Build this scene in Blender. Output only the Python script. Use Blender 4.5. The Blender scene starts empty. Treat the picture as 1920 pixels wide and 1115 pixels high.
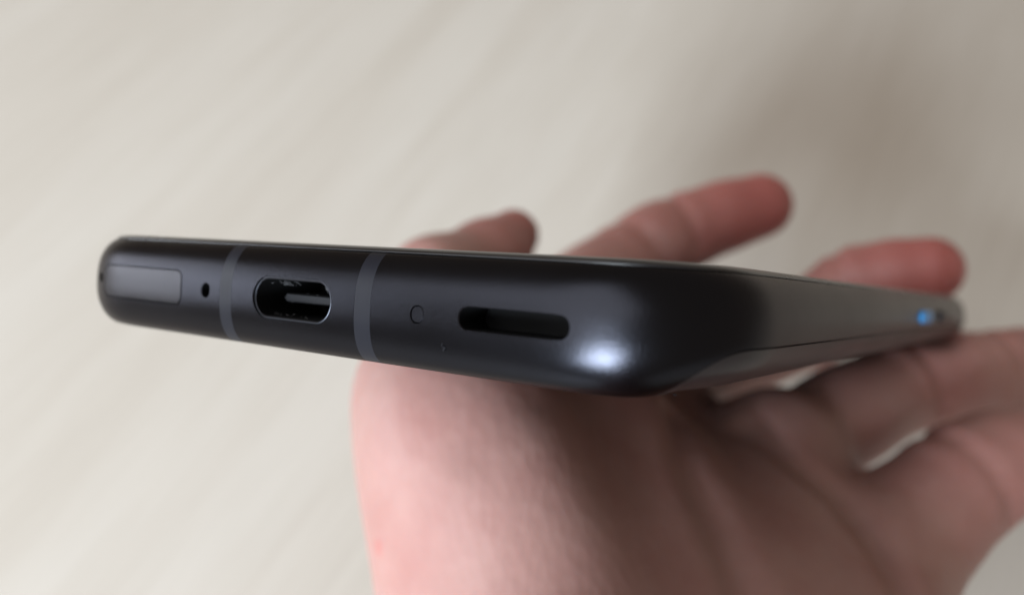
import bpy, bmesh, math, random
import numpy as np
from mathutils import Matrix, Vector

random.seed(7)
rng = np.random.default_rng(7)
scene = bpy.context.scene
col = scene.collection

# ------------------------------------------------------------------ camera, world, lamps, exposure
F_PX = 1556.35                     # focal length in pixels of the 1920 px wide photograph
CAM_H = 0.205                      # camera height over the table
PITCH = math.radians(55)           # the camera looks this far down
CP, SP = math.cos(PITCH), math.sin(PITCH)
CAM = Vector((0.0, 0.0, CAM_H))
# camera axes in the world: right, forward, up
A = Matrix(((1, 0, 0), (0, CP, SP), (0, -SP, CP)))       # columns: right, forward, up
cam_data = bpy.data.cameras.new('camera')
cam_data.sensor_width = 36.0
cam_data.lens = 36.0 * F_PX / 1920.0
cam_data.clip_start = 0.002
cam_data.clip_end = 50.0
cam_data.dof.use_dof = True
cam_data.dof.focus_distance = 0.0610
cam_data.dof.aperture_fstop = cam_data.lens / 1.45
cam = bpy.data.objects.new('camera', cam_data)
col.objects.link(cam)
cam.matrix_world = Matrix.Translation(CAM) @ Matrix.Rotation(math.pi / 2 - PITCH, 4, 'X')
scene.camera = cam

scene.view_settings.view_transform = 'Standard'
scene.view_settings.look = 'None'
scene.view_settings.exposure = 0.0
scene.view_settings.gamma = 1.0
scene.cycles.max_bounces = 8

world = bpy.data.worlds.new('World')
scene.world = world
world.use_nodes = True
bg = world.node_tree.nodes['Background']
bg.inputs['Color'].default_value = (0.41, 0.338, 0.275, 1)
bg.inputs['Strength'].default_value = 0.80


def area_lamp(name, direction, dist, sx, sy, radiance, colour, centre=(0.03, 0.10, 0.15)):
    d = Vector(direction).normalized()
    l = bpy.data.lights.new(name, 'AREA')
    l.shape = 'RECTANGLE'
    l.size, l.size_y = sx, sy
    l.color = colour
    l.energy = radiance * math.pi * sx * sy
    o = bpy.data.objects.new(name, l)
    col.objects.link(o)
    o.location = Vector(centre) + d * dist
    o.rotation_euler = d.to_track_quat('Z', 'Y').to_euler()
    return o


area_lamp('window_light', (-0.49, -0.775, 0.37), 1.6, 0.46, 0.54, 84.0, (0.80, 0.905, 1.0))
area_lamp('ceiling_light', (-0.65, -0.21, 0.74), 1.0, 1.0, 1.0, 2.8, (0.95, 0.97, 1.0))
area_lamp('side_window_light', (-1.0, 0.16, 0.04), 1.6, 0.8, 0.40, 10.0, (0.86, 0.92, 1.0))


# ------------------------------------------------------------------ helpers
def tag(o, label=None, category=None, group=None, kind=None):
    for k, v in (('label', label), ('category', category), ('group', group), ('kind', kind)):
        if v:
            o[k] = v
    return o


def mesh_obj(name, verts, faces, mat=None, parent=None, smooth=True, scale=1.0, angle=None):
    me = bpy.data.meshes.new(name)
    v = np.asarray(verts, dtype=np.float64) * scale
    me.from_pydata(v.tolist(), [], faces)
    me.validate()
    o = bpy.data.objects.new(name, me)
    col.objects.link(o)
    fix_normals(me)
    if smooth:
        me.shade_smooth()
        if angle:
            me.set_sharp_from_angle(angle=math.radians(angle))
    if mat:
        me.materials.append(mat)
    if parent:
        o.parent = parent
    return o


def fix_normals(me):
    bm = bmesh.new()
    bm.from_mesh(me)
    bmesh.ops.recalc_face_normals(bm, faces=bm.faces)
    bm.to_mesh(me)
    bm.free()


def cam_pt(px, py, d):
    """a place in millimetres (right, forward, up of the camera) from a direction and a distance ahead"""
    return np.array(((px - 960) / F_PX * d, d, -(py - 557.5) / F_PX * d))


def to_world(p_mm):
    p = np.asarray(p_mm, float) * 0.001
    M = np.array([[A[i][j] for j in range(3)] for i in range(3)])
    return p @ M.T + np.array(CAM)


# ------------------------------------------------------------------ materials
def new_mat(name):
    m = bpy.data.materials.new(name)
    m.use_nodes = True
    nt = m.node_tree
    return m, nt, nt.nodes['Principled BSDF']


def N(nt, kind, **kw):
    n = nt.nodes.new(kind)
    for k, v in kw.items():
        setattr(n, k, v)
    return n


def ramp(nt, stops):
    n = nt.nodes.new('ShaderNodeValToRGB')
    el = n.color_ramp.elements
    while len(el) < len(stops):
        el.new(0.5)
    for e, (p, c) in zip(el, stops):
        e.position = p
        e.color = (*c, 1) if len(c) == 3 else c
    return n


def coords(nt, scale=(1, 1, 1), rot=(0, 0, 0)):
    tc = N(nt, 'ShaderNodeTexCoord')
    mp = N(nt, 'ShaderNodeMapping')
    mp.inputs['Scale'].default_value = scale
    mp.inputs['Rotation'].default_value = rot
    nt.links.new(tc.outputs['Object'], mp.inputs['Vector'])
    return mp


def metal_mat(name, base, rough, bump=0.02, metallic=1.0, spec=None):
    m, nt, p = new_mat(name)
    mp = coords(nt)
    n1 = N(nt, 'ShaderNodeTexNoise')
    n1.inputs['Scale'].default_value = 9000
    n1.inputs['Detail'].default_value = 2
    n2 = N(nt, 'ShaderNodeTexNoise')
    n2.inputs['Scale'].default_value = 160
    n2.inputs['Detail'].default_value = 5
    for n in (n1, n2):
        nt.links.new(mp.outputs[0], n.inputs['Vector'])
    r = ramp(nt, [(0.3, (rough - 0.012,) * 3), (0.75, (rough + 0.02,) * 3)])
    nt.links.new(n2.outputs['Fac'], r.inputs['Fac'])
    nt.links.new(r.outputs['Color'], p.inputs['Roughness'])
    c = ramp(nt, [(0.25, tuple(x * 0.96 for x in base)), (0.8, tuple(x * 1.04 for x in base))])
    nt.links.new(n2.outputs['Fac'], c.inputs['Fac'])
    nt.links.new(c.outputs['Color'], p.inputs['Base Color'])
    p.inputs['Metallic'].default_value = metallic
    if metallic > 0.9:
        p.inputs['Specular Tint'].default_value = (0.70, 0.68, 0.67, 1)
    if spec is not None:
        p.inputs['Specular IOR Level'].default_value = spec
    b = N(nt, 'ShaderNodeBump')
    b.inputs['Strength'].default_value = bump
    b.inputs['Distance'].default_value = 0.00005
    nt.links.new(n1.outputs['Fac'], b.inputs['Height'])
    nt.links.new(b.outputs['Normal'], p.inputs['Normal'])
    return m


M_FRAME = metal_mat('anodised black metal', (0.0210, 0.0218, 0.0268), 0.25, 0.3)
M_TRAY = metal_mat('sim tray black metal', (0.037, 0.037, 0.041), 0.31, 0.2)
M_BAND = metal_mat('antenna band plastic', (0.0052, 0.0056, 0.0090), 0.42, 0.12, metallic=0.0, spec=0.17)
M_SHELL = metal_mat('usb port steel', (0.040, 0.042, 0.050), 0.40, 0.1)
M_TONGUE = metal_mat('usb tongue worn plastic', (0.06, 0.06, 0.065), 0.65, 0.6, metallic=0.0, spec=0.12)
# worn speckles on the tongue
_nt = M_TONGUE.node_tree
_mp = coords(_nt)
_v = N(_nt, 'ShaderNodeTexNoise')
_v.inputs['Scale'].default_value = 8200
_v.inputs['Detail'].default_value = 3
_nt.links.new(_mp.outputs[0], _v.inputs['Vector'])
_r = ramp(_nt, [(0.42, (0.012, 0.012, 0.013)), (0.62, (0.014, 0.014, 0.016))])
_nt.links.new(_v.outputs['Fac'], _r.inputs['Fac'])
_nt.links.new(_r.outputs['Color'], _nt.nodes['Principled BSDF'].inputs['Base Color'])
M_DARK = metal_mat('black insert and recess shade', (0.0016, 0.0016, 0.0018), 0.7, 0.2, metallic=0.0, spec=0.12)  # black inserts; also the painted-in shade on the frame's hole walls
M_BLUE = metal_mat('blue anodised button', (0.008, 0.22, 0.55), 0.36, 0.05, metallic=0.35)
M_LINT = metal_mat('pale dust fibre', (0.085, 0.085, 0.09), 0.9, 0.0, metallic=0.0, spec=0.1)


def glass_mat(name, base, rough, tint=None):
    m, nt, p = new_mat(name)
    mp = coords(nt)
    n = N(nt, 'ShaderNodeTexNoise')
    n.inputs['Scale'].default_value = 60
    n.inputs['Detail'].default_value = 6
    nt.links.new(mp.outputs[0], n.inputs['Vector'])
    r = ramp(nt, [(0.35, (rough,) * 3), (0.75, (rough + 0.08,) * 3)])
    nt.links.new(n.outputs['Fac'], r.inputs['Fac'])
    nt.links.new(r.outputs['Color'], p.inputs['Roughness'])
    p.inputs['Base Color'].default_value = (*base, 1)
    p.inputs['IOR'].default_value = 1.52
    return m


M_SCREEN = glass_mat('black screen glass', (0.006, 0.006, 0.007), 0.24)
M_BACK = glass_mat('matt dark back glass', (0.010, 0.0075, 0.0075), 0.28)
M_BACK.node_tree.nodes['Principled BSDF'].inputs['IOR'].default_value = 1.30
M_BACK.node_tree.nodes['Principled BSDF'].inputs['Specular IOR Level'].default_value = 0.30

# table: pale wood laminate, grain running along local X
m_table, nt, p = new_mat('pale wood laminate')
mp = coords(nt)
mg = N(nt, 'ShaderNodeMapping')
mg.inputs['Scale'].default_value = (1.2, 13.0, 1.0)
nt.links.new(mp.outputs[0], mg.inputs['Vector'])
ng = N(nt, 'ShaderNodeTexNoise')
ng.inputs['Scale'].default_value = 2.2
ng.inputs['Detail'].default_value = 9
ng.inputs['Roughness'].default_value = 0.62
ng.inputs['Distortion'].default_value = 0.35
nt.links.new(mg.outputs[0], ng.inputs['Vector'])
c1 = ramp(nt, [(0.24, (0.380, 0.344, 0.298)), (0.46, (0.408, 0.373, 0.328)), (0.60, (0.430, 0.398, 0.355)), (0.78, (0.410, 0.375, 0.330))])
nt.links.new(ng.outputs['Fac'], c1.inputs['Fac'])
nf = N(nt, 'ShaderNodeTexNoise')
mf = N(nt, 'ShaderNodeMapping')
mf.inputs['Scale'].default_value = (14.0, 420.0, 1.0)
nt.links.new(mp.outputs[0], mf.inputs['Vector'])
nt.links.new(mf.outputs[0], nf.inputs['Vector'])
nf.inputs['Scale'].default_value = 2.0
nf.inputs['Detail'].default_value = 5
c2 = ramp(nt, [(0.3, (0.95, 0.945, 0.935)), (0.7, (1.02, 1.02, 1.02))])
nt.links.new(nf.outputs['Fac'], c2.inputs['Fac'])
mx = N(nt, 'ShaderNodeMix', data_type='RGBA', blend_type='MULTIPLY')
mx.inputs['Factor'].default_value = 1.0
nt.links.new(c1.outputs['Color'], mx.inputs[6])
nt.links.new(c2.outputs['Color'], mx.inputs[7])
nt.links.new(mx.outputs[2], p.inputs['Base Color'])
p.inputs['Roughness'].default_value = 0.5
p.inputs['Specular IOR Level'].default_value = 0.3
bt = N(nt, 'ShaderNodeBump')
bt.inputs['Strength'].default_value = 0.15
bt.inputs['Distance'].default_value = 0.0003
nt.links.new(nf.outputs['Fac'], bt.inputs['Height'])
nt.links.new(bt.outputs['Normal'], p.inputs['Normal'])

# skin
m_skin, nt, p = new_mat('pale pink skin')
mp = coords(nt)
at = N(nt, 'ShaderNodeAttribute', attribute_name='flush')
n1 = N(nt, 'ShaderNodeTexNoise')
n1.inputs['Scale'].default_value = 70
n1.inputs['Detail'].default_value = 4
n1.inputs['Roughness'].default_value = 0.6
n2 = N(nt, 'ShaderNodeTexNoise')
n2.inputs['Scale'].default_value = 420
n2.inputs['Detail'].default_value = 3
for n in (n1, n2):
    nt.links.new(mp.outputs[0], n.inputs['Vector'])
r1 = ramp(nt, [(0.24, (0.276, 0.142, 0.124)), (0.50, (0.312, 0.182, 0.160)), (0.76, (0.330, 0.206, 0.180))])
nt.links.new(n1.outputs['Fac'], r1.inputs['Fac'])
r2 = ramp(nt, [(0.3, (0.965, 0.945, 0.94)), (0.7, (1.02, 1.02, 1.02))])
nt.links.new(n2.outputs['Fac'], r2.inputs['Fac'])
ml = N(nt, 'ShaderNodeMix', data_type='RGBA', blend_type='MULTIPLY')
ml.inputs['Factor'].default_value = 1.0
nt.links.new(r1.outputs['Color'], ml.inputs[6])
nt.links.new(r2.outputs['Color'], ml.inputs[7])
mr = N(nt, 'ShaderNodeMix', data_type='RGBA', blend_type='MIX')
mr.inputs[7].default_value = (0.34, 0.085, 0.078, 1)
nt.links.new(at.outputs['Fac'], mr.inputs['Factor'])
nt.links.new(ml.outputs[2], mr.inputs[6])
nt.links.new(mr.outputs[2], p.inputs['Base Color'])
p.inputs['Roughness'].default_value = 0.48
p.inputs['Specular IOR Level'].default_value = 0.4
p.inputs['Subsurface Weight'].default_value = 0.35
p.inputs['Subsurface Radius'].default_value = (1.0, 0.35, 0.2)
p.inputs['Subsurface Scale'].default_value = 0.0035
vo = N(nt, 'ShaderNodeTexVoronoi')
vo.inputs['Scale'].default_value = 900
ms = N(nt, 'ShaderNodeMapping')
ms.inputs['Scale'].default_value = (1.0, 0.5, 1.0)
ms.inputs['Rotation'].default_value = (0.3, 0.2, 0.8)
nt.links.new(mp.outputs[0], ms.inputs['Vector'])
nt.links.new(ms.outputs[0], vo.inputs['Vector'])
ad = N(nt, 'ShaderNodeMath', operation='ADD')
nt.links.new(vo.outputs['Distance'], ad.inputs[0])
nt.links.new(n2.outputs['Fac'], ad.inputs[1])
bs = N(nt, 'ShaderNodeBump')
bs.inputs['Strength'].default_value = 0.13
bs.inputs['Distance'].default_value = 0.0004
nt.links.new(ad.outputs[0], bs.inputs['Height'])
nt.links.new(bs.outputs['Normal'], p.inputs['Normal'])

m_nail, nt, p = new_mat('fingernail')
p.inputs['Base Color'].default_value = (0.60, 0.36, 0.31, 1)
p.inputs['Roughness'].default_value = 0.3

# ------------------------------------------------------------------ the table
ang = math.radians(60.3)
def table_board():
    v, f = [], []
    hx, hy, t, bev = 1.1, 0.9, 0.028, 0.003
    for (z, ins) in ((-t, 0.0), (-bev, 0.0), (-bev * 0.3, bev * 0.3), (0.0, bev)):
        k = len(v)
        v += [(-hx + ins, -hy + ins, z), (hx - ins, -hy + ins, z), (hx - ins, hy - ins, z), (-hx + ins, hy - ins, z)]
        if k:
            for i in range(4):
                f.append((k - 4 + i, k - 4 + (i + 1) % 4, k + (i + 1) % 4, k + i))
    f.append((0, 3, 2, 1)); f.append((len(v) - 4, len(v) - 3, len(v) - 2, len(v) - 1))
    return v, f
tv, tf = table_board()
table = mesh_obj('tabletop', tv, tf, m_table, smooth=False)
table.location = (0.25, 0.45, 0.0)
table.rotation_euler = (0, 0, ang)
tag(table, kind='structure')

# ------------------------------------------------------------------ the phone (millimetres: x across, y along its length, z thickness)
W, L, RC = 68.478, 148.0, 11.8
H1, H2, B1, E1, BF, BS, EB = 4.468, 4.149, 2.951, 2.584, 2.094, 7.794, 2.473
PC = np.array((49.803, -44.111, 2.93))
YAW, PIT, ROL = 0.5853, -0.0258, -0.0650


def rot_phone():
    e = (PIT, ROL, YAW)
    cx, cy, cz = np.cos(e); sx, sy, sz = np.sin(e)
    X = np.array([[1, 0, 0], [0, cx, -sx], [0, sx, cx]])
    Y = np.array([[cy, 0, sy], [0, 1, 0], [-sy, 0, cy]])
    Z = np.array([[cz, -sz, 0], [sz, cz, 0], [0, 0, 1]])
    return Z @ X @ Y


RP = rot_phone()                       # columns: camera right, forward, up in the phone's axes


def phone_to_cam(p):
    return (np.asarray(p, float) - PC) @ RP


def cam_to_phone(q):
    return np.asarray(q, float) @ RP.T + PC


phone = bpy.data.objects.new('phone', None)
phone.empty_display_size = 0.01
col.objects.link(phone)
base = Vector(to_world(phone_to_cam((0, 0, 0))).tolist())
M3 = Matrix(RP.T.tolist())
R3 = A @ M3
phone.matrix_world = Matrix.Translation(base) @ R3.to_4x4()
tag(phone, 'black smartphone seen end on at its charging port, resting on an open hand', 'phone')
MM = 0.001


def smooth(t):
    t = np.clip(t, 0, 1)
    return t * t * (3 - 2 * t)


def plan_outline():
    P, Nn = [], []
    nc = 28
    ex = 2.5                                          # corners whose curvature fades in, not plain arcs
    def arc(cx, cy, a0):
        for k in range(nc + 1):
            a = math.radians(90 * k / nc)
            x, y = math.cos(a) ** (2 / ex), math.sin(a) ** (2 / ex)
            nx, ny = x ** (ex - 1), y ** (ex - 1)
            ln = math.hypot(nx, ny); nx /= ln; ny /= ln
            r0 = math.radians(a0); c, s_ = math.cos(r0), math.sin(r0)
            P.append((cx + RC * (x * c - y * s_), cy + RC * (x * s_ + y * c))); Nn.append((nx * c - ny * s_, nx * s_ + ny * c))
    def line(p0, p1, n, nor):
        for k in range(1, n):
            t = k / n
            P.append((p0[0] + (p1[0] - p0[0]) * t, p0[1] + (p1[1] - p0[1]) * t)); Nn.append(nor)
    h = W / 2
    arc(h - RC, RC, -90)
    line((h, RC), (h, L - RC), 80, (1, 0))
    arc(h - RC, L - RC, 0)
    line((h - RC, L), (-h + RC, L), 30, (0, 1))
    arc(-h + RC, L - RC, 90)
    line((-h, L - RC), (-h, RC), 60, (-1, 0))
    arc(-h + RC, RC, 180)
    line((-h + RC, 0), (h - RC, 0), 110, (0, -1))
    return np.array(P), np.array(Nn)


PO, PN = plan_outline()
SIDE = np.abs(PN[:, 0]) ** 2
SM = SIDE * SIDE * (3 - 2 * SIDE)
BB = BF + (BS - BF) * SM
# height of the seam between the frame and the curved back glass
_s = np.clip((np.abs(PN[:, 0]) - 0.55) / 0.45, 0, 1)
SEAM = -H2 * 0.975 + (H2 * 0.975 - 0.62) * smooth(_s) ** 1.15


def inset_top(w):
    return B1 * (1 - np.sqrt(np.clip(1 - (np.clip(w, 0, H1) / H1) ** E1, 0, 1)))


def inset_bot(w):
    return BB * (1 - np.sqrt(np.clip(1 - (np.clip(-w, 0, H2) / H2) ** EB, 0, 1)))


def ring(d, w):
    d = np.broadcast_to(d, (len(PO),)); w = np.broadcast_to(w, (len(PO),))
    return np.c_[PO - PN * d[:, None], w]


def strip_mesh(rings, cap_a=True, cap_b=True):
    n = len(PO)
    V = np.concatenate(rings)
    F = []
    for k in range(len(rings) - 1):
        for i in range(n):
            j = (i + 1) % n
            F.append((k * n + i, k * n + j, (k + 1) * n + j, (k + 1) * n + i))
    V = V.tolist()
    if cap_a:
        V.append((0, L / 2, float(rings[0][:, 2].mean()))); c = len(V) - 1
        F += [(c, (i + 1) % n, i) for i in range(n)]
    if cap_b:
        V.append((0, L / 2, float(rings[-1][:, 2].mean()))); c = len(V) - 1; o = (len(rings) - 1) * n
        F += [(c, o + i, o + (i + 1) % n) for i in range(n)]
    return np.array(V), F


W_TOP = 4.02
rings = [ring(inset_top(W_TOP) + 0.5, W_TOP - 0.02), ring(inset_top(W_TOP) + 0.06, W_TOP)]
for w in np.sin(np.linspace(math.asin(0.985), 0, 26)[1:]) * W_TOP / 0.985 * 0.985:
    rings.append(ring(inset_top(w), w))
for t in np.linspace(0, 1, 20)[1:]:
    w = SEAM * t
    rings.append(ring(inset_bot(w), w))
UNDER = 0.30
for t in np.linspace(0, 1, 12):
    w = SEAM + (-H2 + 0.0 - SEAM) * math.sin(t * math.pi / 2) 
    w2 = np.maximum(w, -H2 + UNDER + 0.02)
    rings.append(ring(inset_bot(w) + UNDER + 0.05, np.where(w < -H2 + 0.9, np.maximum(w + UNDER * smooth((-H2 + 0.9 - w) / 0.9), -H2 + UNDER), w)))
FV, FF = strip_mesh(rings)
frame_src = mesh_obj('frame_source', FV, FF)        # still in millimetres; cut below, then scaled


def outline_round_rect(cu, cw, hu, hw, r, n=10):
    pts = []
    for sx, sy, a0 in ((1, 1, 0), (-1, 1, 90), (-1, -1, 180), (1, -1, 270)):
        for k in range(n + 1):
            a = math.radians(a0 + 90 * k / n)
            pts.append((cu + sx * (hu - r) + r * math.cos(a), cw + sy * (hw - r) + r * math.sin(a)))
    return np.array(pts)


def prism(sections, V, F):
    """sections: list of (outline Nx2 in x/z, y)"""
    n = len(sections[0][0]); o = len(V)
    for out, y in sections:
        V += [(a, y, b) for a, b in out]
    for k in range(len(sections) - 1):
        for i in range(n):
            j = (i + 1) % n
            F.append((o + k * n + i, o + k * n + j, o + (k + 1) * n + j, o + (k + 1) * n + i))
    F.append(tuple(o + i for i in range(n)))
    F.append(tuple(o + (len(sections) - 1) * n + i for i in reversed(range(n))))


def cutter(builds):
    V, F = [], []
    for b in builds:
        prism(b, V, F)
    return mesh_obj('cutter', V, F, smooth=False)


def chamfered(cu, cw, hu, hw, r, depth, ch=0.12, y0=0.0):
    e = 0.6
    return [(outline_round_rect(cu, cw, hu + ch + e, hw + ch + e, r + ch + e), y0 - e),
            (outline_round_rect(cu, cw, hu, hw, r), y0 + ch), (outline_round_rect(cu, cw, hu, hw, r), depth)]


def straight(cu, cw, hu, hw, r, y0, y1):
    return [(outline_round_rect(cu, cw, hu, hw, r), y0), (outline_round_rect(cu, cw, hu, hw, r), y1)]


def boolean(src, cut, op):
    md = src.modifiers.new('b', 'BOOLEAN')
    md.operation = op; md.solver = 'EXACT'; md.object = cut
    dg = bpy.context.evaluated_depsgraph_get()
    me = bpy.data.meshes.new_from_object(src.evaluated_get(dg))
    src.modifiers.remove(md)
    return me


def finish(name, me, mat, parent=phone, angle=32, label=None):
    me.transform(Matrix.Scale(MM, 4))
    me.materials.clear(); me.materials.append(mat)
    me.shade_smooth(); me.set_sharp_from_angle(angle=math.radians(angle))
    o = bpy.data.objects.new(name, me)
    col.objects.link(o); o.parent = parent
    if label:
        o['label'] = label
    return o


def phone_part(name, V, F, mat, parent=phone, angle=35, label=None, smooth_=True):
    o = mesh_obj(name, V, F, mat, parent, smooth_, MM, angle)
    if label:
        o['label'] = label
    return o


USB = dict(cu=0.0, cw=0.0, hu=4.40, hw=1.70, r=1.69)
SIM = dict(cu=-19.95, cw=0.06, hu=6.0, hw=1.42, r=0.75)
MIC = dict(cu=-10.5, cw=0.06, hu=0.52, hw=0.58, r=0.51)
MIC2 = dict(cu=12.8, cw=-0.14, hu=0.60, hw=0.63, r=0.595)
SPK = dict(cu=20.65, cw=-0.05, hu=4.22, hw=0.76, r=0.70)
BANDS = [(-7.86, 0.74), (7.62, 0.80)]


def band_box(cu, hw, g, y1):
    out = np.array([(cu - hw + g, -6), (cu + hw - g, -6), (cu + hw - g, 6), (cu - hw + g, 6)])
    return [(out, -2.0), (out, y1)]


# pinhole on the left corner, along the corner's own normal
cut_main = cutter([
    chamfered(**USB, depth=7.5, ch=0.06),
    [(outline_round_rect(SIM['cu'], SIM['cw'], SIM['hu'] + .32, SIM['hw'] + .32, SIM['r'] + .32), -0.25),
     (outline_round_rect(SIM['cu'], SIM['cw'], SIM['hu'] + .10, SIM['hw'] + .10, SIM['r'] + .10), 0.10),
     (outline_round_rect(SIM['cu'], SIM['cw'], SIM['hu'] + .10, SIM['hw'] + .10, SIM['r'] + .10), 1.6)],
    chamfered(**MIC, depth=2.5, ch=0.07),
    chamfered(**MIC2, depth=0.5, ch=0.03),
    chamfered(**SPK, depth=3.8, ch=0.08),
])
cut_bands = cutter([band_box(c, h, 0.0, 3.0) for c, h in BANDS])
me1 = boolean(frame_src, cut_bands, 'DIFFERENCE')
tmp1 = bpy.data.objects.new('tmp1', me1); col.objects.link(tmp1)
frame_me = boolean(tmp1, cut_main, 'DIFFERENCE')

# corner pinhole
ca = math.radians(180 + 74)
cn = np.array((math.cos(ca), math.sin(ca)))
cc = np.array((-W / 2 + 9.73, 9.73)) + cn * 9.73
pv, pf = [], []
for s in (-0.8, 1.6):
    for k in range(16):
        t = 2 * math.pi * k / 16
        tan = np.array((-cn[1], cn[0]))
        q = cc - cn * s + tan * 0.5 * math.cos(t)
        pv.append((q[0], q[1], 0.25 + 0.5 * math.sin(t)))
for k in range(16):
    pf.append((k, (k + 1) % 16, 16 + (k + 1) % 16, 16 + k))
pf += [tuple(range(16)), tuple(reversed(range(16, 32)))]
pin = mesh_obj('cutter', pv, pf, smooth=False)
tmp2 = bpy.data.objects.new('tmp2', frame_me); col.objects.link(tmp2)
frame_me = boolean(tmp2, pin, 'DIFFERENCE')
frame = finish('frame', frame_me, M_FRAME)
frame.data.materials.append(M_DARK)                 # shade inside the holes, painted near black onto their metal walls
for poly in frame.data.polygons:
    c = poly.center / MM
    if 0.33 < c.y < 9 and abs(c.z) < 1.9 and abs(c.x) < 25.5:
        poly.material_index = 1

cut_tray = cutter([straight(SIM['cu'], SIM['cw'], SIM['hu'], SIM['hw'], SIM['r'], -2.0, 1.4)])
tray = finish('sim_tray', boolean(frame_src, cut_tray, 'INTERSECT'), M_TRAY)
for c, h in BANDS:
    cb = cutter([band_box(c, h, 0.012, 2.98)])
    finish('antenna_band', boolean(frame_src, cb, 'INTERSECT'), M_BAND)
    bpy.data.objects.remove(cb)
cut_m2 = cutter([straight(MIC2['cu'], MIC2['cw'], MIC2['hu'] - .07, MIC2['hw'] - .07, .52, -1.0, 0.45)])
plug_v, plug_f = [], []
o1 = outline_round_rect(MIC2['cu'], MIC2['cw'], MIC2['hu'] - .045, MIC2['hw'] - .045, .55)
o0 = outline_round_rect(MIC2['cu'], MIC2['cw'], MIC2['hu'] - .09, MIC2['hw'] - .09, .505)
prism([(o0, 0.045), (o1, 0.08), (o1, 0.48)], plug_v, plug_f)
phone_part('microphone_plug', plug_v, plug_f, M_FRAME)
for o in (frame_src, tmp1, tmp2, pin, cut_main, cut_bands, cut_tray, cut_m2):
    bpy.data.objects.remove(o)

# usb port: shell, tongue
sv, sf = [], []
oo = outline_round_rect(0, 0, 4.39, 1.69, 1.68, 12); oi = outline_round_rect(0, 0, 4.20, 1.47, 1.46, 12)
om = outline_round_rect(0, 0, 4.27, 1.55, 1.54, 12)
secs = [(oo, 7.3), (oo, 0.16), (om, 0.11), (oi, 0.18), (oi, 7.0)]
n = len(oo)
for out, y in secs:
    sv += [(a, y, b) for a, b in out]
for k in range(len(secs) - 1):
    for i in range(n):
        j = (i + 1) % n
        sf.append((k * n + i, k * n + j, (k + 1) * n + j, (k + 1) * n + i))
sf.append(tuple((len(secs) - 1) * n + i for i in range(n))); sf.append(tuple(reversed(range(n))))
shell = phone_part('usb_port', sv, sf, M_SHELL)
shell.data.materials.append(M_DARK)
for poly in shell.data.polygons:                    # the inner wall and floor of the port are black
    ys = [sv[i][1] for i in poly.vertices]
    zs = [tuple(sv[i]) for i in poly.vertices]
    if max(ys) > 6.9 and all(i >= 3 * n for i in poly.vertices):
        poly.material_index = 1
tvv, tff = [], []
ot = outline_round_rect(0, 0, 3.35, 0.36, 0.18, 4); os_ = outline_round_rect(0, 0, 3.25, 0.26, 0.12, 4)
prism([(os_, 2.45), (ot, 2.6), (ot, 7.1)], tvv, tff)
tongue = phone_part('contact_tongue', tvv, tff, M_TONGUE, parent=shell)
# speaker mesh at the bottom of the slot
gv, gf = [], []
prism(straight(SPK['cu'], SPK['cw'], SPK['hu'] + .05, SPK['hw'] + .05, .72, 3.1, 3.7), gv, gf)
phone_part('speaker_mesh', gv, gf, M_DARK)

# screen glass
sr = [ring(inset_top(W_TOP) + 0.40, W_TOP - 0.0 + 0.01), ring(inset_top(W_TOP) + 0.12, W_TOP + 0.03)]
for t in np.linspace(0, 1, 9):
    a = t * math.pi / 2
    sr.append(ring(inset_top(W_TOP) + 0.10 + 1.25 * (1 - math.cos(a)), W_TOP + 0.06 + 0.42 * math.sin(a)))
V, F = strip_mesh(sr)
phone_part('screen_glass', V, F, M_SCREEN, angle=60)

# curved back glass: outer skin from the seam, closed by an inner skin
br = []
for t in np.linspace(1, 0, 12):
    w = SEAM - 0.12 + (-H2 - SEAM + 0.12) * math.sin(t * math.pi / 2)
    br.append(ring(inset_bot(w) + 0.24 + 0.0, np.minimum(w + 0.22 * t, SEAM - 0.10)))
br.append(ring(inset_bot(SEAM - 0.12) + 0.10, SEAM - 0.06))
for t in np.linspace(0, 1, 16):
    w = SEAM - 0.12 + (-H2 - SEAM + 0.12) * math.sin(t * math.pi / 2)
    br.append(ring(inset_bot(w) + 0.03 * (1 - t), w))
V, F = strip_mesh(br)
phone_part('back_glass', V, F, M_BACK, angle=50)


# side buttons
def button(name, v0, v1, w0, hw, out, mat, label=None):
    V, F = [], []
    c = (v0 + v1) / 2; h = (v1 - v0) / 2
    secs = [(outline_round_rect(c, w0, h, hw, hw * .96, 8), -0.4), (outline_round_rect(c, w0, h, hw, hw * .96, 8), out - 0.2),
            (outline_round_rect(c, w0, h - .07, hw - .07, (hw - .07) * .96, 8), out - 0.06), (outline_round_rect(c, w0, h - .22, hw - .22, (hw - .22) * .96, 8), out)]
    prism(secs, V, F)
    V = np.array(V)
    V = np.c_[W / 2 + V[:, 1], V[:, 0], V[:, 2]]
    return phone_part(name, V, F, mat, label=label)


button('power_button', 77.5, 87.5, 1.05, 0.85, 0.30, M_BLUE, 'blue power button')
button('volume_rocker', 97.0, 120.0, 1.05, 0.95, 0.42, M_FRAME, 'black volume rocker')


# lint and dust
def fibre(V, F, pts, r):
    pts = np.array(pts, float)
    o = len(V)
    for i, p_ in enumerate(pts):
        d = pts[min(i + 1, len(pts) - 1)] - pts[max(i - 1, 0)]
        d = d / (np.linalg.norm(d) + 1e-9)
        a = np.cross(d, (0.3, 0.2, 1)); a /= np.linalg.norm(a); b = np.cross(d, a)
        for k in range(4):
            t = math.pi / 2 * k
            V.append(tuple(p_ + r * (a * math.cos(t) + b * math.sin(t))))
    for i in range(len(pts) - 1):
        for k in range(4):
            F.append((o + i * 4 + k, o + i * 4 + (k + 1) % 4, o + (i + 1) * 4 + (k + 1) % 4, o + (i + 1) * 4 + k))


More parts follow.
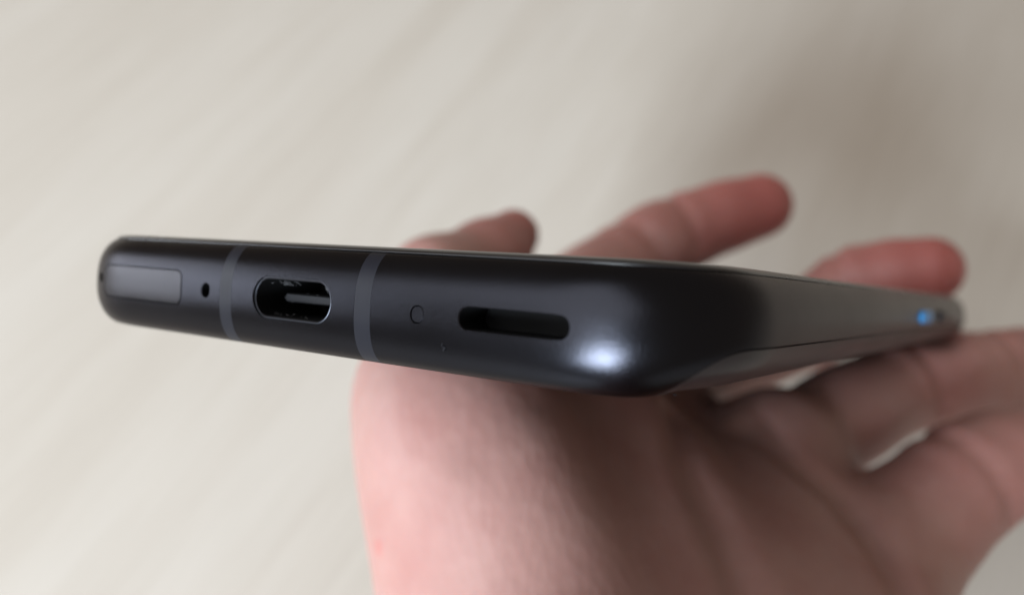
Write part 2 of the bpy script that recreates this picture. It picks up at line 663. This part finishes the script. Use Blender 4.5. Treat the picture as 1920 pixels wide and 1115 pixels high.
lv, lf = [], []
def scatter(n, cu, cw, y, su, sw, sy, ln, r):
    for _ in range(n):
        c = np.array((cu + rng.normal() * su, y + abs(rng.normal()) * sy, cw + rng.normal() * sw))
        d = rng.normal(size=3); d /= np.linalg.norm(d)
        bnd = rng.normal(size=3) * 0.3
        l_ = ln * (0.4 + rng.random())
        fibre(lv, lf, [c - d * l_ / 2, c - d * l_ / 6 + bnd * l_ * .3, c + d * l_ / 6 + bnd * l_ * .3, c + d * l_ / 2], r * (0.6 + 0.8 * rng.random()))
scatter(22, -2.2, 1.20, 1.2, 1.0, 0.08, 0.6, 0.42, 0.014)
scatter(10, 3.0, 1.05, 0.7, 0.45, 0.14, 0.3, 0.45, 0.018)
scatter(16, -1.0, -1.36, 1.0, 2.0, 0.05, 0.5, 0.25, 0.016)
scatter(60, 0.3, 0.0, 2.5, 1.9, 0.16, 0.10, 0.16, 0.018)
lint = phone_part('lint', lv, lf, M_LINT, parent=shell, smooth_=False, angle=None)
tag(lint, kind='stuff')
dv, df = [], []
def speck(cu, v, cw, ln, r, d):
    d = np.array(d, float); c = np.array((cu, v, cw))
    fibre(dv, df, [c - d * ln, c, c + d * ln], r)
speck(15.05, 0.16, -2.0, 0.10, 0.05, (0.5, 0, 1)); speck(15.20, 0.22, -2.28, 0.12, 0.07, (0.7, 0, 1)); speck(15.12, 0.19, -2.15, 0.06, 0.05, (1, 0, .4))
speck(28.9, 7.6, -4.18, 0.11, 0.03, (1, 0.6, 0)); speck(27.05, 3.2, -4.12, 0.14, 0.04, (1, 0, 0))
m_dust = metal_mat('grey smudge', (0.010, 0.010, 0.012), 0.8, 0.0, metallic=0.0, spec=0.08)
dust = phone_part('dust', dv, df, m_dust, smooth_=False, angle=None)
tag(dust, kind='stuff')

# ------------------------------------------------------------------ the hand: one smooth skin grown over bones and pads (camera axes, mm)
VOX = 1.0
lo = np.array((-100.0, -170.0, -235.0)); hi = np.array((128.0, 232.0, 44.0))
dims = np.ceil((hi - lo) / VOX).astype(int)
gx = [(lo[k] + VOX * np.arange(dims[k])).astype(np.float32) for k in range(3)]
FIELD = np.full(dims, 60.0, np.float32)


def box_slices(mn, mx):
    i0 = np.clip(np.floor((mn - lo) / VOX).astype(int), 0, dims - 1)
    i1 = np.clip(np.ceil((mx - lo) / VOX).astype(int) + 1, 1, dims)
    return tuple(slice(a, b) for a, b in zip(i0, i1))


def local(mn, mx):
    sl = box_slices(np.asarray(mn), np.asarray(mx))
    X, Y, Z = np.meshgrid(gx[0][sl[0]], gx[1][sl[1]], gx[2][sl[2]], indexing='ij', sparse=True)
    return sl, X, Y, Z


def smin(a, b, k):
    h = np.clip(0.5 + 0.5 * (b - a) / k, 0, 1)
    return b + (a - b) * h - k * h * (1 - h)


def cone(a, b, ra, rb, k=5.0, field=None):
    a = np.asarray(a, float); b = np.asarray(b, float)
    f = FIELD if field is None else field
    m = max(ra, rb) + 14
    sl, X, Y, Z = local(np.minimum(a, b) - m, np.maximum(a, b) + m)
    d = b - a; L2 = float(d @ d)
    t = np.clip(((X - a[0]) * d[0] + (Y - a[1]) * d[1] + (Z - a[2]) * d[2]) / L2, 0, 1)
    dist = np.sqrt((X - a[0] - t * d[0]) ** 2 + (Y - a[1] - t * d[1]) ** 2 + (Z - a[2] - t * d[2]) ** 2) - (ra + (rb - ra) * t)
    f[sl] = smin(f[sl], dist.astype(np.float32), k)


def ellipsoid(c, axes, radii, k=8.0, field=None):
    f = FIELD if field is None else field
    c = np.asarray(c, float); axes = np.asarray(axes, float); radii = np.asarray(radii, float)
    m = radii.max() + 16
    sl, X, Y, Z = local(c - m, c + m)
    q = []
    for ax, r in zip(axes, radii):
        q.append(((X - c[0]) * ax[0] + (Y - c[1]) * ax[1] + (Z - c[2]) * ax[2]) / r)
    k0 = np.sqrt(q[0] ** 2 + q[1] ** 2 + q[2] ** 2)
    k1 = np.sqrt((q[0] / radii[0]) ** 2 + (q[1] / radii[1]) ** 2 + (q[2] / radii[2]) ** 2) + 1e-6
    dist = k0 * (k0 - 1) / k1
    f[sl] = smin(f[sl], dist.astype(np.float32), k)


def groove(path, width, depth):
    path = [np.asarray(q, float) for q in path]
    for a, b in zip(path[:-1], path[1:]):
        m = width * 3
        sl, X, Y, Z = local(np.minimum(a, b) - m, np.maximum(a, b) + m)
        d = b - a; L2 = float(d @ d)
        t = np.clip(((X - a[0]) * d[0] + (Y - a[1]) * d[1] + (Z - a[2]) * d[2]) / L2, 0, 1)
        r2 = (X - a[0] - t * d[0]) ** 2 + (Y - a[1] - t * d[1]) ** 2 + (Z - a[2] - t * d[2]) ** 2
        g = depth * np.exp(-r2 / (width * width))
        GR[sl] = np.maximum(GR[sl], g.astype(np.float32))


def fr(d, up):
    d = np.asarray(d, float); d = d / np.linalg.norm(d)
    s = np.cross(d, up); s /= np.linalg.norm(s)
    u = np.cross(s, d)
    return d, s, u


P = cam_pt
def PH(u, v, w):
    return phone_to_cam((u, v, w))

wrist = np.array((13.0, 76.0, -62.0))
arm = np.array((-20.0, -30.0, -118.0))
elbow = np.array((-58.0, -135.0, -190.0))
mcp = [PH(-46, 112, -9), PH(-20, 108, -17.5), P(1450, 860, 147), P(1640, 1062, 132)]
fingers = [
    # joints: mcp, pip, dip, tip ; radii
    ([mcp[0], P(1190, 482, 198), P(1275, 436, 201), P(1425, 386, 203)], (11, 9.8, 9.3, 7.9)),
    ([mcp[1], PH(0, 158, -5), P(1600, 535, 190), P(1742, 506, 183)], (10.5, 9.2, 8.7, 7.4)),
    ([mcp[2], P(1690, 722, 166), P(1850, 702, 171), P(1975, 684, 178)], (9.2, 9.0, 8.9, 7.6)),
    ([mcp[3], P(1800, 903, 137), P(1930, 846, 141), P(2050, 830, 148)], (10.4, 9.3, 8.0, 6.6)),
]
palm_n = np.cross(mcp[3] - mcp[0], (mcp[1] + mcp[2]) / 2 - wrist); palm_n /= np.linalg.norm(palm_n)
if palm_n[2] < 0:
    palm_n = -palm_n

# forearm and palm
cone(elbow, arm, 36, 27, 6)
cone(arm, wrist, 27, 20, 6)
carp = [wrist + np.array((-9, 3, 2)), wrist + np.array((-4, 3, 0)), wrist + np.array((6, 3, -6)), wrist + np.array((15, 3, -11))]
for q, m_, r0, r1 in zip(carp, mcp, (13, 14, 14, 13), (11, 11.5, 11.5, 11)):
    cone(q + palm_n * 0.5, m_ + palm_n * 0.0, r0, r1, 11)
cone(P(1225, 800, 164), P(1372, 864, 158), 8, 7, 8)      # the web between two fingers
# thumb
t_cmc = P(965, 1115, 110)
t_base = P(1030, 1420, 98)
t_mcp = P(824, 742, 127)
t_ip = P(818, 540, 146)
t_tip = P(962, 441, 162)
cone(t_cmc, t_mcp, 16.0, 11.5, 8)
cone(t_base, t_cmc, 17.5, 16.0, 8)
cone(t_mcp, t_ip, 11.5, 8.6, 5)
cone(t_ip, t_ip * 0.4 + t_tip * 0.6 + np.array((0, 0, -1.2)), 8.6, 7.4, 4)
cone(t_ip * 0.3 + t_tip * 0.7 + np.array((0, 0, -1.5)), t_tip, 7.2, 5.2, 4)
# thenar and hypothenar pads
d_, s_, u_ = fr(t_mcp - t_cmc, palm_n)
ellipsoid(P(893, 880, 114), (d_, s_, u_), (24, 15.6, 16.5), 6)
cone(P(1120, 805, 131), P(1245, 1115, 120), 10.5, 13, 13)      # the flank that falls away to the hollow
dh, sh, uh = fr(mcp[3] - carp[3], palm_n)
ellipsoid(carp[3] * 0.55 + mcp[3] * 0.45 + palm_n * 1, (dh, sh, uh), (32, 12, 10), 9)
for m_ in mcp[1:]:
    cone(m_ + palm_n * 3, m_ + palm_n * 3.2, 8.5, 8.5, 6)

tips = [t_tip]
nail_specs = []
for js, rs in fingers:
    sub = np.full_like(FIELD, 60.0) if False else None
    for k in range(3):
        cone(js[k], js[k + 1], rs[k], rs[k + 1], 2.4 if k else 4.0)
        mid = js[k] * 0.5 + js[k + 1] * 0.5 + palm_n * 1.2
        dd = js[k + 1] - js[k]
        ellipsoid(mid, fr(dd, palm_n), (np.linalg.norm(dd) * 0.46, rs[k + 1] * 1.02, rs[k + 1] * 0.98), 2.5)
    tips.append(js[3])

GR = np.zeros_like(FIELD)


def surf(px, py, d0, d1):
    """the skin met along one line of sight, searched between two distances"""
    for d in np.arange(d0, d1, 0.5):
        q = P(px, py, d)
        i = np.round((q - lo) / VOX).astype(int)
        if FIELD[tuple(i)] < 0:
            return q
    return P(px, py, d1)


# life line, the lines across the palm and the creases at the finger joints
groove([surf(x, y, 60, 170) for x, y in ((1262, 770), (1285, 840), (1310, 905), (1340, 970), (1372, 1040), (1405, 1115), (1450, 1200))], 2.4, 2.6)
groove([surf(x, y, 60, 170) for x, y in ((1408, 800), (1490, 858), (1570, 923), (1605, 965), (1645, 1020), (1703, 1115), (1740, 1180))], 2.2, 3.2)
groove([surf(x, y, 60, 170) for x, y in ((1000, 745), (965, 770), (925, 810), (890, 850))], 2.6, 0.6)
for js, rs in fingers:
    for k, (w_, dp) in ((1, (1.5, 1.8)), (2, (1.4, 1.5))):
        dd = js[k + 1] - js[k - 1]; dd /= np.linalg.norm(dd)
        s = np.cross(dd, palm_n); s /= np.linalg.norm(s); u = np.cross(s, dd)
        arc = [js[k] + rs[k] * 1.05 * (math.cos(t) * u + math.sin(t) * s) for t in np.linspace(-1.5, 1.5, 7)]
        groove(arc, w_, dp)
FIELD += GR

# flesh stops where the phone begins
mn = np.array((-42.0, 40, -60)); mx_ = np.array((128.0, 232, 44))
sl, X, Y, Z = local(mn, mx_)
q = np.stack(np.broadcast_arrays(X, Y, Z), -1)
u = q @ RP[0].astype(np.float32) + PC[0]; v = q @ RP[1].astype(np.float32) + PC[1]; w = q @ RP[2].astype(np.float32) + PC[2]
er = 6.0
dx = np.abs(u) - (W / 2 - RC); dy = np.abs(v - L / 2) - (L / 2 - RC)
d2 = np.sqrt(np.maximum(dx, 0) ** 2 + np.maximum(dy, 0) ** 2) + np.minimum(np.maximum(dx, dy), 0) - RC
dz = np.abs(w - 0.15) - 4.6
e2 = 2.6
dph = np.sqrt(np.maximum(d2 + e2, 0) ** 2 + np.maximum(dz + e2, 0) ** 2) + np.minimum(np.maximum(d2 + e2, dz + e2), 0) - e2 - 0.5
sub = FIELD[sl]
h = np.clip(0.5 - 0.5 * (sub + dph) / 2.0, 0, 1)       # smooth subtraction
FIELD[sl] = sub + (-dph - sub) * h + 2.0 * h * (1 - h)
del q, u, v, w, dph


def surface_nets(f, iso=0.0):
    ins = f < iso
    nx, ny, nz = f.shape
    cs = np.zeros((nx - 1, ny - 1, nz - 1), np.int8)
    for i in (0, 1):
        for j in (0, 1):
            for k in (0, 1):
                cs += ins[i:nx - 1 + i, j:ny - 1 + j, k:nz - 1 + k]
    act = (cs > 0) & (cs < 8)
    idx = np.full(act.shape, -1, np.int64)
    cells = np.argwhere(act)
    idx[act] = np.arange(len(cells))
    acc = np.zeros((len(cells), 3)); cnt = np.zeros(len(cells))
    corners = [(i, j, k) for i in (0, 1) for j in (0, 1) for k in (0, 1)]
    val = {c: f[cells[:, 0] + c[0], cells[:, 1] + c[1], cells[:, 2] + c[2]].astype(float) for c in corners}
    for c in corners:
        for ax in range(3):
            if c[ax] == 0:
                c2 = list(c); c2[ax] = 1; c2 = tuple(c2)
                a, b = val[c], val[c2]
                m = (a < iso) != (b < iso)
                t = np.where(m, (iso - a) / np.where(m, b - a, 1), 0)
                p_ = np.array(c, float)[None] + np.zeros((len(cells), 3)); p_[:, ax] += t
                acc[m] += p_[m]; cnt[m] += 1
    V = cells + acc / cnt[:, None]
    quads = []
    for ax in range(3):
        s0 = [slice(None)] * 3; s1 = [slice(None)] * 3
        s0[ax] = slice(0, -1); s1[ax] = slice(1, None)
        a = ins[tuple(s0)]; b = ins[tuple(s1)]
        e = np.argwhere(a != b)
        o1, o2 = [x for x in range(3) if x != ax]
        e = e[(e[:, o1] > 0) & (e[:, o2] > 0) & (e[:, o1] < f.shape[o1] - 1) & (e[:, o2] < f.shape[o2] - 1)]
        def g(d1, d2):
            c = e.copy(); c[:, o1] -= d1; c[:, o2] -= d2
            return idx[c[:, 0], c[:, 1], c[:, 2]]
        qd = np.stack([g(1, 1), g(0, 1), g(0, 0), g(1, 0)], 1)
        fl = a[e[:, 0], e[:, 1], e[:, 2]] ^ (ax == 1)
        qd[~fl] = qd[~fl][:, ::-1]
        quads.append(qd)
    return V, np.concatenate(quads)


HV, HQ = surface_nets(FIELD)
HV = HV * VOX + lo
# light smoothing of the voxel steps
ed = np.concatenate([HQ[:, [0, 1]], HQ[:, [1, 2]], HQ[:, [2, 3]], HQ[:, [3, 0]]])
for lam in (0.5, 0.5, -0.51, 0.5, 0.5):
    acc = np.zeros_like(HV); cnt = np.zeros(len(HV))
    for a, b in ((0, 1), (1, 0)):
        for k in range(3):
            acc[:, k] += np.bincount(ed[:, a], weights=HV[ed[:, b], k], minlength=len(HV))
        cnt += np.bincount(ed[:, a], minlength=len(HV))
    HV = HV + lam * (acc / cnt[:, None] - HV)
# redness of the fingertips
fl = np.full(len(HV), 0.07)
for t, r, g in zip(tips, (16, 26, 22, 16, 14), (0.6, 0.85, 0.85, 0.5, 0.5)):
    fl = np.maximum(fl, g * np.exp(-(np.linalg.norm(HV - t, axis=1) / r) ** 2))
for js, rs in fingers:
    fl = np.maximum(fl, 0.36 * np.exp(-(np.linalg.norm(HV - js[1], axis=1) / 16) ** 2))
mole = surf(712, 1025, 60, 170)
fl = np.maximum(fl, 0.9 * np.exp(-(np.linalg.norm(HV - mole, axis=1) / 0.9) ** 2))
origin = to_world(HV.mean(0))
Wv = to_world(HV) - origin
me = bpy.data.meshes.new('hand')
me.vertices.add(len(Wv)); me.vertices.foreach_set('co', Wv.astype(np.float32).ravel())
me.loops.add(HQ.size); me.loops.foreach_set('vertex_index', HQ.astype(np.int32).ravel())
me.polygons.add(len(HQ)); me.polygons.foreach_set('loop_start', np.arange(0, HQ.size, 4, dtype=np.int32))
me.update(calc_edges=True); me.validate()
fix_normals(me)
me.shade_smooth()
atr = me.attributes.new('flush', 'FLOAT', 'POINT'); atr.data.foreach_set('value', fl.astype(np.float32))
me.materials.append(m_skin)
hand = bpy.data.objects.new('hand', me)
hand.location = origin.tolist()
col.objects.link(hand)
tag(hand, 'bare pale left hand held open under the phone with spread, slightly curled fingers', 'hand')
print('hand faces', len(HQ), 'frame faces', len(frame.data.polygons))
